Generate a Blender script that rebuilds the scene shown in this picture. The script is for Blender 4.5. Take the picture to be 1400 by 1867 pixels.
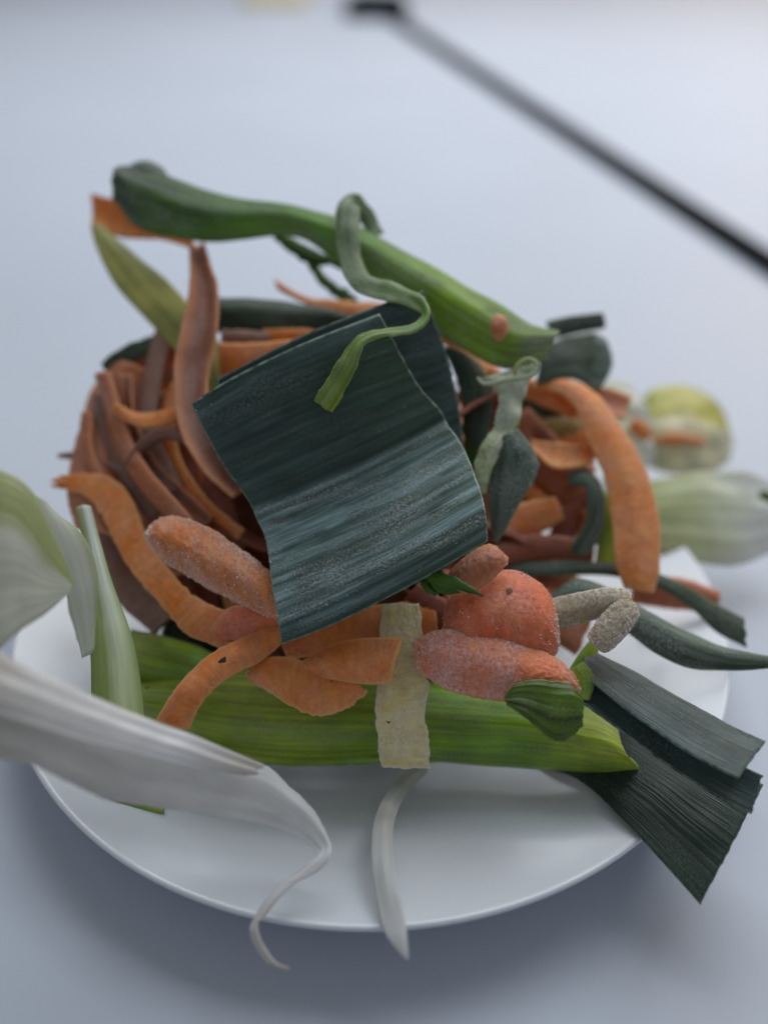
import bpy, math, random
import numpy as np
from mathutils import Vector, noise

for o in list(bpy.data.objects):
    bpy.data.objects.remove(o)
S = bpy.context.scene
COL = S.collection

# ------------------------------------------------------------------ camera
T_HALF = 0.42                      # tan of half the horizontal angle
CAM = np.array([0.00365, -0.19709, 0.19828])
PITCH = 0.64878
cd = bpy.data.cameras.new('camera')
cam = bpy.data.objects.new('camera', cd)
COL.objects.link(cam)
cam.location = CAM
cam.rotation_euler = (math.pi / 2 - PITCH, 0, 0)
cd.sensor_fit = 'HORIZONTAL'
cd.sensor_width = 36
cd.lens = 18 / T_HALF
cd.clip_start = 0.01
cd.clip_end = 50
cd.dof.use_dof = True
cd.dof.focus_distance = 0.206
cd.dof.aperture_fstop = 5.0
S.camera = cam

# ------------------------------------------------------------------ light
w = bpy.data.worlds.new('World')
S.world = w
w.use_nodes = True
bg = w.node_tree.nodes['Background']
bg.inputs[0].default_value = (0.90, 0.94, 1.0, 1)
bg.inputs[1].default_value = 0.245


def area(name, loc, aim, size, power, col):
    l = bpy.data.lights.new(name, 'AREA')
    l.shape = 'RECTANGLE'
    l.size, l.size_y = size
    l.energy = power
    l.color = col
    o = bpy.data.objects.new(name, l)
    COL.objects.link(o)
    o.location = loc
    d = Vector(aim) - Vector(loc)
    o.rotation_euler = d.to_track_quat('-Z', 'Y').to_euler()
    return o


area('window_light', (0.28, 0.80, 0.98), (0.04, 0.10, 0.0), (1.3, 0.9), 14.0, (0.90, 0.95, 1.0))
area('added_warm_light', (0.85, 1.35, 0.75), (0.55, 0.95, 0.0), (0.7, 0.6), 5.0, (1.0, 0.72, 0.55))  # added warm lamp without a visible source, tints the far right of the table

S.view_settings.view_transform = 'Standard'
S.view_settings.look = 'None'
S.view_settings.exposure = 0
S.view_settings.gamma = 1
S.view_settings.use_curve_mapping = False

# ------------------------------------------------------------------ helpers
FPX = 700 / T_HALF
CP, SP = math.cos(PITCH), math.sin(PITCH)


def at(px, py, D):
    """a point of the heap: bearing from the measured photograph, D cm of depth"""
    d = D / 100
    a = (933.5 - py) / FPX * d
    return np.array([CAM[0] + (px - 700) / FPX * d,
                     CAM[1] + d * CP + a * SP,
                     CAM[2] - d * SP + a * CP])


def on_plane(px, py, z):
    k = -SP + (933.5 - py) / FPX * CP
    return at(px, py, 100 * (z - CAM[2]) / k)


def catmull(P, n):
    """n samples of a Catmull-Rom curve through the points P (k, dim)"""
    P = np.asarray(P, float)
    k = len(P)
    if k == 2:
        t = np.linspace(0, 1, n)[:, None]
        return P[0] * (1 - t) + P[1] * t
    seg = np.linalg.norm(np.diff(P, axis=0), axis=1) ** 0.5 + 1e-9
    cum = np.concatenate([[0], np.cumsum(seg)])
    ts = np.linspace(0, cum[-1], n)
    E = np.vstack([2 * P[0] - P[1], P, 2 * P[-1] - P[-2]])
    out = []
    for t in ts:
        i = min(np.searchsorted(cum, t, side='right') - 1, k - 2)
        x = (t - cum[i]) / seg[i]
        p0, p1, p2, p3 = E[i], E[i + 1], E[i + 2], E[i + 3]
        out.append(0.5 * (2 * p1 + (p2 - p0) * x + (2 * p0 - 5 * p1 + 4 * p2 - p3) * x * x
                          + (3 * p1 - p0 - 3 * p2 + p3) * x ** 3))
    return np.array(out)


def n1(x, seed):
    return noise.noise(Vector((x, seed * 7.31 + 0.5, seed * 3.7)))


def tag(o, label=None, cat=None, group=None, kind=None):
    for k, v in (('label', label), ('category', cat), ('group', group), ('kind', kind)):
        if v:
            o[k] = v
    return o


def link(name, me, mat, parent=None):
    o = bpy.data.objects.new(name, me)
    COL.objects.link(o)
    if mat:
        me.materials.append(mat)
    if parent:
        o.parent = parent
    return o


SEED = [1]


def shell(name, G, mat, thick=0.1, bulge=0, dome=False, lens=False, ragv=0, ragu=0, ragf=6.0,
          wob=0.02, wobf=1.2, ribs=0, ribf=9, fine=0, parent=None, arc=1.0):
    """G: (nu, nv, 3) grid in metres -> closed sheet `thick` cm thick behind the grid.
    Lengths in cm.  ragv / ragu roughen the long edges and the two ends."""
    SEED[0] += 1
    sd = SEED[0]
    nu, nv = G.shape[:2]
    G = G.copy() * 100
    ctr = CAM * 100

    def normals(G):
        du = np.gradient(G, axis=0)
        dv = np.gradient(G, axis=1)
        n = np.cross(du, dv)
        for a, b in ((0, 2), (1, 2), (-1, -3), (-2, -3)):
            if np.linalg.norm(G[a, -1] - G[a, 0]) < .25 * np.linalg.norm(G[nu // 2, -1] - G[nu // 2, 0]):
                n[a] = n[b]
        n /= np.linalg.norm(n, axis=2, keepdims=True) + 1e-12
        if ((ctr - G) * n).sum() < 0:
            n = -n
        return n
    u = np.linspace(0, 1, nu)[:, None]
    v = np.linspace(0, 1, nv)[None, :]
    L = np.linalg.norm(np.diff(G[:, nv // 2], axis=0), axis=1).sum()
    Wd = np.mean(np.linalg.norm(np.diff(G, axis=1), axis=2).sum(1))
    # ragged rims: pull the border rows in or out along the sheet
    if ragv:
        e = np.array([n1(i / nu * L * ragf, sd) + .6 * n1(i / nu * L * ragf * 2.7, sd + 1) for i in range(nu)]) * ragv
        e2 = np.array([n1(i / nu * L * ragf, sd + 2) + .6 * n1(i / nu * L * ragf * 2.7, sd + 3) for i in range(nu)]) * ragv
        wdir = G[:, -1] - G[:, 0]
        wdir /= np.linalg.norm(wdir, axis=1, keepdims=True) + 1e-9
        fa = np.clip(1 - v / .34, 0, 1) ** 2
        fb = np.clip(1 - (1 - v) / .34, 0, 1) ** 2
        G += wdir[:, None, :] * (e[:, None, None] * fa[..., None] - e2[:, None, None] * fb[..., None])
    if ragu:
        e = np.array([n1(j / nv * Wd * ragf, sd + 4) + .6 * n1(j / nv * Wd * ragf * 2.7, sd + 5) for j in range(nv)]) * ragu
        e2 = np.array([n1(j / nv * Wd * ragf, sd + 6) + .6 * n1(j / nv * Wd * ragf * 2.7, sd + 7) for j in range(nv)]) * ragu
        ld = G[-1] - G[-2]
        ld /= np.linalg.norm(ld, axis=1, keepdims=True) + 1e-9
        l0 = G[1] - G[0]
        l0 /= np.linalg.norm(l0, axis=1, keepdims=True) + 1e-9
        k = max(2, nu // 8)
        for i in range(k):
            f = (1 - i / k) ** 2
            G[i] += l0 * e[:, None] * f
            G[nu - 1 - i] += ld * e2[:, None] * f
    prof = np.sin(np.pi * v) ** arc * np.ones((nu, 1))
    pu = np.clip(np.sin(np.pi * u), 0, 1) ** 0.5 * np.ones((1, nv))
    if dome:
        prof = prof * pu
    lw = np.linalg.norm(np.diff(G, axis=1), axis=2).sum(1)
    prof = prof * np.clip(lw / (np.max(lw) * .75), 0, 1)[:, None]
    N = normals(G)
    if bulge:
        G = G + N * (prof * bulge)[..., None]
        N = normals(G)
    if ribs:
        r = np.array([n1(j / nv * Wd * ribf, sd + 9) + .5 * n1(j / nv * Wd * ribf * 2.3, sd + 10) for j in range(nv)]) * ribs
        G = G + N * r[None, :, None]
    disp = np.zeros((nu, nv))
    for i in range(nu):
        for j in range(nv):
            p = G[i, j]
            disp[i, j] = wob * noise.noise(Vector((p[0] * wobf, p[1] * wobf, p[2] * wobf + sd * 5.3)))
            if fine:
                disp[i, j] += fine * noise.noise(Vector((p[0] * 14, p[1] * 14, p[2] * 14 + sd)))
    G = G + N * disp[..., None]
    N = normals(G)
    if lens:
        th = thick * (0.12 + 0.88 * np.sin(np.pi * v) ** .6 * pu)
    else:
        # sheets thin out a little at their rims
        vv = np.minimum(v, 1 - v) * Wd * np.ones((nu, 1))
        th = thick * np.clip(0.55 + vv / (thick * 2.2 + 1e-6), 0, 1)
    B = G - N * th[..., None]
    V = np.concatenate([G.reshape(-1, 3), B.reshape(-1, 3)]) / 100
    K = nu * nv
    idx = np.arange(K).reshape(nu, nv)
    F = []
    q = np.stack([idx[:-1, :-1], idx[1:, :-1], idx[1:, 1:], idx[:-1, 1:]], -1).reshape(-1, 4)
    n0 = np.cross(G[1, 0] - G[0, 0], G[0, 1] - G[0, 0])
    flip = np.dot(n0, N[0, 0]) < 0
    if flip:
        q = q[:, ::-1]
    F += q.tolist()
    F += (q[:, ::-1] + K).tolist()
    nf = len(F)
    ring = list(idx[:, 0]) + list(idx[-1, 1:]) + list(idx[::-1, -1][1:]) + list(idx[0, ::-1][1:-1])
    for a, b in zip(ring, ring[1:] + ring[:1]):
        F.append([a, b, b + K, a + K] if flip else [b, a, a + K, b + K])
    me = bpy.data.meshes.new(name)
    me.from_pydata(V.tolist(), [], [[int(x) for x in f] for f in F])
    sm = np.ones(len(F), bool)
    if not lens:
        sm[nf:] = False
    me.polygons.foreach_set('use_smooth', sm)
    # sheet coordinates in cm, share of the length, distance to the rim, side
    uu = (u * L * np.ones((1, nv))).reshape(-1)
    vv = (v * Wd * np.ones((nu, 1))).reshape(-1)
    un = (u * np.ones((1, nv))).reshape(-1)
    vn = (v * np.ones((nu, 1))).reshape(-1)
    rim = np.minimum(np.minimum(uu, L - uu), np.minimum(vv, Wd - vv))
    uvl = me.uv_layers.new(name='UVMap')
    li = np.zeros(len(me.loops), int)
    me.loops.foreach_get('vertex_index', li)
    U = np.stack([np.tile(uu, 2) + sd * 3.17, np.tile(vv, 2) + sd * 1.71], 1)
    uvl.data.foreach_set('uv', U[li].astype(np.float32).reshape(-1))
    for nm, arr in (('un', np.tile(un, 2)), ('vn', np.tile(vn, 2)), ('rim', np.tile(rim, 2)),
                    ('side', np.concatenate([np.zeros(K), np.ones(K)]))):
        a = me.attributes.new(nm, 'FLOAT', 'POINT')
        a.data.foreach_set('value', arr.astype(np.float32))
    me.update()
    o = link(name, me, mat, parent)
    o['_n'] = 0
    del o['_n']
    return o, G / 100, N


def loft(name, rails, mat, nu=48, nv=16, **kw):
    """rails: lists of (px, py, D); the sheet runs along the rails and across them"""
    R = [catmull([at(*p) for p in r], nu) for r in rails]
    R = np.stack(R, 1)
    G = np.stack([catmull(R[i], nv) for i in range(nu)], 0)
    return shell(name, G, mat, **kw)


def ribbon(name, pts, mat, nu=56, nv=9, **kw):
    """pts: (px, py, D, half width px, tilt cm)"""
    P = np.array([list(p) + [0] * (5 - len(p)) for p in pts], float)
    C = catmull(P, nu)
    t = np.gradient(C[:, :2], axis=0)
    t /= np.linalg.norm(t, axis=1, keepdims=True) + 1e-9
    n = np.stack([-t[:, 1], t[:, 0]], 1)
    wd = np.clip(C[:, 3], 0.8, None)
    A = np.stack([at(C[i, 0] + n[i, 0] * wd[i], C[i, 1] + n[i, 1] * wd[i], C[i, 2] + C[i, 4]) for i in range(nu)])
    B = np.stack([at(C[i, 0] - n[i, 0] * wd[i], C[i, 1] - n[i, 1] * wd[i], C[i, 2] - C[i, 4]) for i in range(nu)])
    v = np.linspace(0, 1, nv)[None, :, None]
    G = A[:, None, :] * (1 - v) + B[:, None, :] * v
    return shell(name, G, mat, **kw)


def frost(parent, G, N, n, size, mat, seed, weight=None, name='frost'):
    """tiny ice grains grown on the sheet, one mesh (too many and small to count)"""
    rnd = random.Random(seed)
    V, F = [], []
    nu, nv = G.shape[:2]
    c = 0
    while c < n:
        a, b = rnd.random() * (nu - 1.001), rnd.random() * (nv - 1.001)
        if weight and rnd.random() > weight(a / (nu - 1), b / (nv - 1)):
            c += 0.34
            continue
        i, j = int(a), int(b)
        x, y = a - i, b - j
        p = (G[i, j] * (1 - x) * (1 - y) + G[i + 1, j] * x * (1 - y) + G[i, j + 1] * (1 - x) * y + G[i + 1, j + 1] * x * y)
        nn = N[i, j]
        s = size * (0.45 + rnd.random() ** 3 * 1.7) / 100
        k = len(V)
        tv = [Vector((rnd.gauss(0, 1), rnd.gauss(0, 1), rnd.gauss(0, 1))).normalized() for _ in range(3)]
        for q in tv:
            V.append(tuple(p + np.array(q) * s * .6 - nn * s * .15))
        V.append(tuple(p + (nn * 1.0 + np.array(tv[0]) * .35) * s))
        F += [(k, k + 1, k + 2), (k, k + 1, k + 3), (k + 1, k + 2, k + 3), (k + 2, k, k + 3)]
        c += 1
    me = bpy.data.meshes.new(name)
    me.from_pydata([tuple(float(c) for c in v) for v in V], [], F)
    o = link(name, me, mat, parent)
    o['kind'] = 'stuff'
    return o


# ------------------------------------------------------------------ materials
class NT:
    def __init__(s, name):
        s.m = bpy.data.materials.new(name)
        s.m.use_nodes = True
        s.t = s.m.node_tree
        s.t.nodes.clear()
        s.out = s.t.nodes.new('ShaderNodeOutputMaterial')

    def n(s, typ, **kw):
        x = s.t.nodes.new('ShaderNode' + typ)
        for k, v in kw.items():
            setattr(x, k, v)
        return x

    def l(s, a, b):
        s.t.links.new(a, b)

    def put(s, sock, v):
        if hasattr(v, 'is_output'):
            s.l(v, sock)
        else:
            if isinstance(v, tuple) and len(v) == 3 and sock.type == 'RGBA':
                v = (*v, 1)
            sock.default_value = v

    def math(s, op, a, b=0.0, c=0.0, clamp=False):
        x = s.n('Math', operation=op, use_clamp=clamp)
        s.put(x.inputs[0], a)
        s.put(x.inputs[1], b)
        s.put(x.inputs[2], c)
        return x.outputs[0]

    def mix(s, f, a, b, mode='MIX'):
        x = s.n('Mix', data_type='RGBA', blend_type=mode)
        s.put(x.inputs[0], f)
        s.put(x.inputs[6], a)
        s.put(x.inputs[7], b)
        return x.outputs[2]

    def noise(s, vec, scale, detail=3, rough=.55, dist=0.0):
        x = s.n('TexNoise')
        s.l(vec, x.inputs['Vector'])
        x.inputs['Scale'].default_value = scale
        x.inputs['Detail'].default_value = detail
        x.inputs['Roughness'].default_value = rough
        x.inputs['Distortion'].default_value = dist
        return x.outputs[0]

    def ss(s, v, a, b):
        x = s.n('MapRange', interpolation_type='SMOOTHSTEP')
        s.put(x.inputs[0], v)
        x.inputs[1].default_value = a
        x.inputs[2].default_value = b
        return x.outputs[0]

    def ramp(s, v, stops):
        x = s.n('ValToRGB')
        s.put(x.inputs[0], v)
        r = x.color_ramp
        while len(r.elements) < len(stops):
            r.elements.new(.5)
        for e, (p, c) in zip(r.elements, stops):
            e.position = p
            e.color = (*c, 1)
        return x.outputs[0]

    def uv(s, sx=1., sy=1.):
        a = s.n('UVMap')
        m = s.n('Mapping')
        s.l(a.outputs[0], m.inputs[0])
        m.inputs['Scale'].default_value = (sx, sy, 1)
        return m.outputs[0]

    def attr(s, nm):
        return s.n('Attribute', attribute_name=nm).outputs['Fac']

    def bump(s, h, strength, dist):
        b = s.n('Bump')
        s.put(b.inputs['Height'], h)
        b.inputs['Strength'].default_value = strength
        b.inputs['Distance'].default_value = dist
        return b.outputs[0]


def leaf(name, stops, fib=.4, bloom=0., bcol=(.16, .23, .25), frost=0., trans=.18, rough=.42, rimc=None,
         sss=0., spots=0., fibs=11, across=None, spec=.45, tint=.25, bloom_sheen=None, blot=1.0):
    """leek tissue: colour along the length, parallel veins, waxy bloom, frost"""
    k = NT(name)
    un = k.attr('un')
    fine = k.noise(k.uv(.22, fibs), 1.0, 5, .62)
    big = k.noise(k.uv(.3, 1.6), 1.0, 2, .5)
    pos = k.math('ADD', un, k.math('MULTIPLY', k.math('SUBTRACT', big, .5), .35))
    col = k.ramp(pos, stops)
    if across:
        ac = k.ramp(k.math('ADD', k.attr('vn'), k.math('MULTIPLY', k.math('SUBTRACT', fine, .5), .18)), across)
        col = k.mix(1.0, col, ac, 'MULTIPLY')
    lo, hi = 1 - fib, 1 + fib
    f = k.ss(fine, .3, .72)
    col = k.mix(1.0, col, k.ramp(f, [(0, (lo, lo, lo)), (1, (hi, hi, hi))]), 'MULTIPLY')
    # large soft blotches of tone
    bl = k.ss(k.noise(k.uv(.8, 1.1), 1.1, 3), .3, .7)
    col = k.mix(1.0, col, k.ramp(bl, [(0, (1 - .28 * blot, 1 - .25 * blot, 1 - .28 * blot)), (1, (1 + .18 * blot, 1 + .15 * blot, 1 + .1 * blot))]), 'MULTIPLY')
    rg = rough
    if bloom:
        b1 = k.noise(k.uv(.16, 3.6), 1.0, 4, .6)
        b2 = k.noise(k.uv(.6, 26), 1.0, 3, .7)
        bf = k.math('MULTIPLY', k.ss(b1, .33, .66), k.math('ADD', k.math('MULTIPLY', k.ss(b2, .3, .6), .7), .3))
        # smears where the wax has been rubbed off
        sm = k.ss(k.noise(k.uv(.6, 3.2), 1.2, 3), .26, .58)
        bf = k.math('MULTIPLY', k.math('MULTIPLY', bf, sm), bloom)
        if bloom_sheen:
            bf = k.math('MULTIPLY', bf, k.ramp(k.attr('vn'), bloom_sheen), clamp=True)
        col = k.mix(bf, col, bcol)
    fr = None
    if frost:
        p1 = k.ss(k.noise(k.uv(.45, 1.9), 1.0, 4, .6), .40, .68)
        if bloom_sheen:
            p1 = k.math('MULTIPLY', p1, k.ramp(k.attr('vn'), bloom_sheen))
        p2 = k.ss(k.noise(k.uv(1, 1), 16, 5, .8), .46, .62)
        fr = k.math('MULTIPLY', k.math('MULTIPLY', p1, p2), frost, clamp=True)
        col = k.mix(fr, col, (.78, .83, .84))
    if spots:
        sp = k.ss(k.noise(k.uv(1, 1), 4.5, 2), .66, .70)
        col = k.mix(k.math('MULTIPLY', sp, spots), col, (.05, .06, .02))
    if rimc:
        rm = k.math('SUBTRACT', 1.0, k.ss(k.attr('rim'), .012, .05))
        rm = k.math('MULTIPLY', rm, k.ss(k.noise(k.uv(3, 3), 2.0, 3), .3, .6))
        col = k.mix(k.math('MULTIPLY', rm, .75), col, rimc)
    p = k.n('BsdfPrincipled')
    k.l(col, p.inputs['Base Color'])
    h = k.math('ADD', fine, k.math('MULTIPLY', fr, .8) if fr else 0.0)
    nb = k.bump(h, .6, .0007)
    k.l(nb, p.inputs['Normal'])
    k.put(p.inputs['Roughness'], k.math('ADD', k.math('MULTIPLY', big, .25), rg - .12))
    p.inputs['Specular IOR Level'].default_value = spec
    if sss:
        p.inputs['Subsurface Weight'].default_value = sss
        p.inputs['Subsurface Radius'].default_value = (1, .9, .6)
        p.inputs['Subsurface Scale'].default_value = .003
    t = k.n('BsdfTranslucent')
    k.l(k.mix(tint, col, (.35, .5, .08), 'MIX'), t.inputs[0])
    m = k.n('MixShader')
    m.inputs[0].default_value = trans
    k.l(p.outputs[0], m.inputs[1])
    k.l(t.outputs[0], m.inputs[2])
    k.l(m.outputs[0], k.out.inputs[0])
    return k.m


def carrot(name, c1, c2, frost=.4, edge=None, skin=None, sss=.25, ew=.07, icy=(.80, .68, .64), rough=.48, framp=None):
    """carrot flesh: orange with faint cross rings, pores and a furry coat of frost"""
    k = NT(name)
    a = k.noise(k.uv(1, 1), 1.6, 3)
    ring = k.noise(k.uv(6, .8), 1.0, 4, .6, .6)
    lon = k.noise(k.uv(1, 1), 4.5, 5, .65)
    col = k.mix(k.ss(a, .3, .7), c1, c2)
    tone = k.math('ADD', k.math('MULTIPLY', ring, .38), k.math('MULTIPLY', lon, .62))
    col = k.mix(1.0, col, k.ramp(k.ss(tone, .32, .68), [(0, (.80, .77, .74)), (1, (1.14, 1.15, 1.18))]), 'MULTIPLY')
    if skin:
        col = k.mix(k.attr('side'), col, skin)
    pit = k.ss(k.noise(k.uv(1, 1), 5.5, 2), .69, .74)
    col = k.mix(k.math('MULTIPLY', pit, .8), col, (.035, .03, .02))
    fr = 0.0
    if frost:
        p1 = k.ss(k.noise(k.uv(1, 1), 1.1, 4), .33, .68)
        g = k.noise(k.uv(1, 1), 14, 5, .8)
        p2 = k.ss(g, .36, .62)
        rm = k.math('SUBTRACT', 1.0, k.ss(k.attr('rim'), .0, .16))
        p1 = k.math('ADD', k.math('MULTIPLY', p1, .75), k.math('MULTIPLY', rm, .45))
        if framp:
            p1 = k.math('MULTIPLY', p1, k.ramp(k.attr('un'), framp))
        fr = k.math('MULTIPLY', k.math('MULTIPLY', p1, p2), frost * 1.5, clamp=True)
        col = k.mix(fr, col, icy)
    if edge:
        rm = k.math('SUBTRACT', 1.0, k.ss(k.attr('rim'), .01, ew))
        col = k.mix(k.math('MULTIPLY', rm, .75), col, edge)
    p = k.n('BsdfPrincipled')
    k.l(col, p.inputs['Base Color'])
    g2 = k.noise(k.uv(1, 1), 30, 3, .7)
    h = k.math('ADD', k.math('MULTIPLY', g2, .6), k.math('ADD', k.math('MULTIPLY', tone, .35), k.math('MULTIPLY', fr, .7)))
    k.l(k.bump(h, .5, .0006), p.inputs['Normal'])
    p.inputs['Roughness'].default_value = rough
    p.inputs['Specular IOR Level'].default_value = .45
    p.inputs['Subsurface Weight'].default_value = sss
    p.inputs['Subsurface Radius'].default_value = (1, .35, .15)
    p.inputs['Subsurface Scale'].default_value = .003
    p.inputs['Sheen Weight'].default_value = .04
    p.inputs['Sheen Roughness'].default_value = .5
    k.l(p.outputs[0], k.out.inputs[0])
    return k.m


def simple(name, col, rough=.5, spec=.5, coat=0., bump=None, var=0.0, scale=30):
    k = NT(name)
    p = k.n('BsdfPrincipled')
    tc = k.n('TexCoord').outputs['Object']
    nz = k.noise(tc, scale, 4)
    d = 1 - var
    c = k.mix(1.0, col, k.ramp(nz, [(.3, (d, d, d)), (.7, (1, 1, 1))]), 'MULTIPLY')
    k.l(c, p.inputs['Base Color'])
    k.put(p.inputs['Roughness'], k.math('ADD', k.math('MULTIPLY', k.math('SUBTRACT', nz, .5), .12), rough))
    p.inputs['Specular IOR Level'].default_value = spec
    p.inputs['Coat Weight'].default_value = coat
    p.inputs['Coat Roughness'].default_value = .08
    if bump:
        k.l(k.bump(k.noise(tc, bump[0], 3), bump[1], .0005), p.inputs['Normal'])
    k.l(p.outputs[0], k.out.inputs[0])
    return k.m


M = {}
DK = (.016, .040, .033)
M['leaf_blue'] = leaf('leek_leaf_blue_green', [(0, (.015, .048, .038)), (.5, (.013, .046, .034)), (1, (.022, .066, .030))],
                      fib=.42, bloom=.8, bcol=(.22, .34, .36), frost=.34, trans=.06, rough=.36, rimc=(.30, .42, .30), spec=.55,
                      bloom_sheen=[(0, (.7, .7, .7)), (.1, (.25, .25, .25)), (.36, (.22, .22, .22)), (.42, (1.2, 1.2, 1.2)), (.9, (1.4, 1.4, 1.4)), (1, (.3, .3, .3))])  # waxy bloom, strengthened on the lower half to paint in the leaf's sheen
M['leaf_slate'] = leaf('leek_leaf_slate', [(0, (.014, .038, .036)), (1, (.020, .056, .044))],
                       fib=.3, bloom=.4, bcol=(.13, .21, .22), frost=.14, trans=.05, rough=.4, rimc=(.25, .32, .26), spec=.5)
M['leaf_black'] = leaf('leek_leaf_blackish', [(0, (.010, .026, .022)), (1, (.012, .040, .024))], fib=.3, bloom=.08, frost=.10, trans=.03, rough=.42, rimc=(.16, .22, .14), spec=.4)
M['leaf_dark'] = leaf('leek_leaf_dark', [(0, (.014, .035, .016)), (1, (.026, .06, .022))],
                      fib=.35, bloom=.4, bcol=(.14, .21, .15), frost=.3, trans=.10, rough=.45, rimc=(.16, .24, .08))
M['stem'] = leaf('leek_leaf_green', [(0, (.018, .05, .012)), (.12, (.06, .16, .012)), (.35, (.15, .37, .025)), (.7, (.28, .52, .02)), (.94, (.31, .50, .03)), (1, (.36, .44, .20))],
                 fib=.28, bloom=.35, bcol=(.46, .56, .42), frost=1.0, trans=.32, rough=.3, rimc=(.2, .3, .08), spec=.3)
M['stalk'] = leaf('leek_stalk_green', [(0, (.40, .54, .06)), (.25, (.31, .42, .006)), (.5, (.24, .40, .006)), (.7, (.22, .46, .025)), (.85, (.38, .56, .02)), (1, (.52, .62, .06))],
                  fib=.3, bloom=.3, bcol=(.40, .54, .22), frost=.3, trans=.15, rough=.3, rimc=(.3, .4, .14))
M['twist'] = leaf('leek_twisted_strip', [(0, (.10, .19, .05)), (.4, (.17, .28, .09)), (.62, (.18, .33, .03)), (1, (.26, .38, .02))],
                  fib=.45, bloom=.5, bcol=(.36, .46, .32), frost=.3, trans=.25, rough=.36, rimc=(.42, .5, .18))
M['scrap'] = leaf('leek_scrap_green', [(0, (.07, .13, .01)), (1, (.11, .19, .012))], fib=.6, trans=.2, rough=.33, frost=.12, rimc=(.2, .3, .06))
M['frond'] = leaf('frond_green', [(0, (.09, .21, .015)), (1, (.05, .13, .015))], fib=.3, trans=.25, rough=.45)
M['pale'] = leaf('leek_pale_yellow_green', [(0, (.62, .62, .28)), (.5, (.56, .56, .20)), (1, (.62, .65, .24))], fib=.14, trans=.42, rough=.4, fibs=7, rimc=(.6, .62, .36), tint=.08)
M['palegreen'] = leaf('leek_pale_green', [(0, (.74, .77, .68)), (.5, (.68, .73, .52)), (1, (.58, .66, .30))], fib=.14, trans=.42, rough=.32, fibs=6, tint=.05, blot=.2,
                      across=[(0, (.62, .70, .36)), (.35, (.72, .78, .5)), (.55, (1.2, 1.2, 1.4)), (.8, (1.1, 1.1, 1.2)), (1, (.7, .78, .5))])
M['palewhite'] = leaf('leek_pale_white', [(0, (.74, .75, .66)), (1, (.66, .69, .58))], fib=.10, trans=.5, rough=.32, fibs=6, tint=.0, blot=.2,
                      across=[(0, (.92, .94, .78)), (.10, (.80, .84, .52)), (.28, (.78, .82, .48)), (.40, (1.08, 1.06, 1.08)), (1, (1.08, 1.06, 1.08))])
M['strand'] = leaf('leek_white_strand', [(0, (.70, .71, .66)), (1, (.82, .82, .84))], fib=.10, trans=.40, rough=.3, fibs=5, tint=0, blot=.2)
M['palegrey'] = leaf('leek_translucent_white', [(0, (.80, .81, .76)), (1, (.74, .76, .68))], fib=.08, trans=.5, rough=.32, fibs=5, tint=.0, blot=.2,
                     across=[(0, (1.05, 1.05, 1.05)), (.7, (1, 1, .98)), (1, (.8, .86, .6))])
M['white'] = leaf('leek_white', [(0, (.66, .63, .58)), (.3, (.84, .83, .82)), (.7, (.92, .92, .93)), (1, (.74, .70, .66))], fib=.10, trans=.42, rough=.27, fibs=3, blot=.2, spec=.6, tint=0)
M['whitegreen'] = leaf('leek_white_green_base', [(0, (.66, .72, .38)), (.4, (.76, .80, .56)), (.75, (.84, .84, .80)), (1, (.86, .86, .86))], fib=.07, trans=.48, rough=.3, fibs=4, tint=0, blot=.2)
M['frostgreen'] = leaf('leek_frosted_grey_green', [(0, (.05, .095, .06)), (1, (.045, .085, .035))], fib=.3, bloom=.6, bcol=(.30, .37, .35), frost=.8, trans=.08, rough=.55, rimc=(.28, .4, .14))
M['crumple'] = leaf('leek_crumpled_pale', [(0, (.68, .74, .52)), (.4, (.64, .70, .54)), (1, (.46, .56, .14))], fib=.22, bloom=.6, bcol=(.84, .88, .84), frost=1.0, trans=.3, rough=.5, rimc=(.42, .52, .18))
M['orange'] = carrot('carrot_orange', (.74, .20, .022), (.80, .27, .045), frost=.22, edge=(.85, .40, .10))
M['orange2'] = carrot('carrot_orange_bright', (.74, .22, .02), (.80, .29, .04), frost=.12, edge=(.62, .27, .06))
M['salmon'] = carrot('carrot_salmon', (.80, .24, .045), (.84, .32, .08), frost=.24, edge=(.88, .42, .12))
M['brown'] = carrot('carrot_brown_skin', (.44, .13, .045), (.52, .17, .065), frost=.22, skin=(.38, .14, .05), edge=(.62, .25, .10), ew=.2)
M['dusk'] = carrot('carrot_greyish_skin', (.26, .13, .085), (.30, .15, .10), frost=.4, edge=(.3, .15, .09), icy=(.42, .36, .34))
M['red'] = carrot('carrot_red', (.76, .15, .04), (.80, .21, .065), frost=.34, sss=.35, icy=(.86, .66, .62))
M['pink'] = carrot('carrot_pink_frost', (.72, .17, .05), (.78, .23, .08), frost=.8, edge=(.80, .30, .05), sss=.35, framp=[(0, (1.2, 1.2, 1.2)), (.5, (.9, .9, .9)), (1, (.25, .25, .25))], icy=(.82, .62, .62))
M['fuzz'] = carrot('carrot_frosted', (.66, .18, .03), (.72, .23, .05), frost=.6, icy=(.78, .68, .62))
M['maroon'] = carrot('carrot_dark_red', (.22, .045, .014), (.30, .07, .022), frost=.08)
M['potato'] = carrot('potato_peel_skin', (.74, .62, .22), (.80, .70, .34), frost=.6, edge=(.84, .80, .62), icy=(.88, .85, .74), sss=.2)
M['tan'] = carrot('root_tan', (.36, .28, .14), (.42, .35, .22), frost=.7, icy=(.84, .78, .70), sss=.2)
M['trough'] = carrot('carrot_skin_trough_shade', (.27, .095, .05), (.32, .125, .07), frost=.25, skin=(.38, .14, .05), edge=(.66, .27, .11), ew=.26)  # dark skin and orange cut rims, contrast widened to paint in the hollow's shading
M['ochre'] = carrot('potato_ochre', (.33, .24, .06), (.38, .27, .08), frost=.1)
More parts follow.
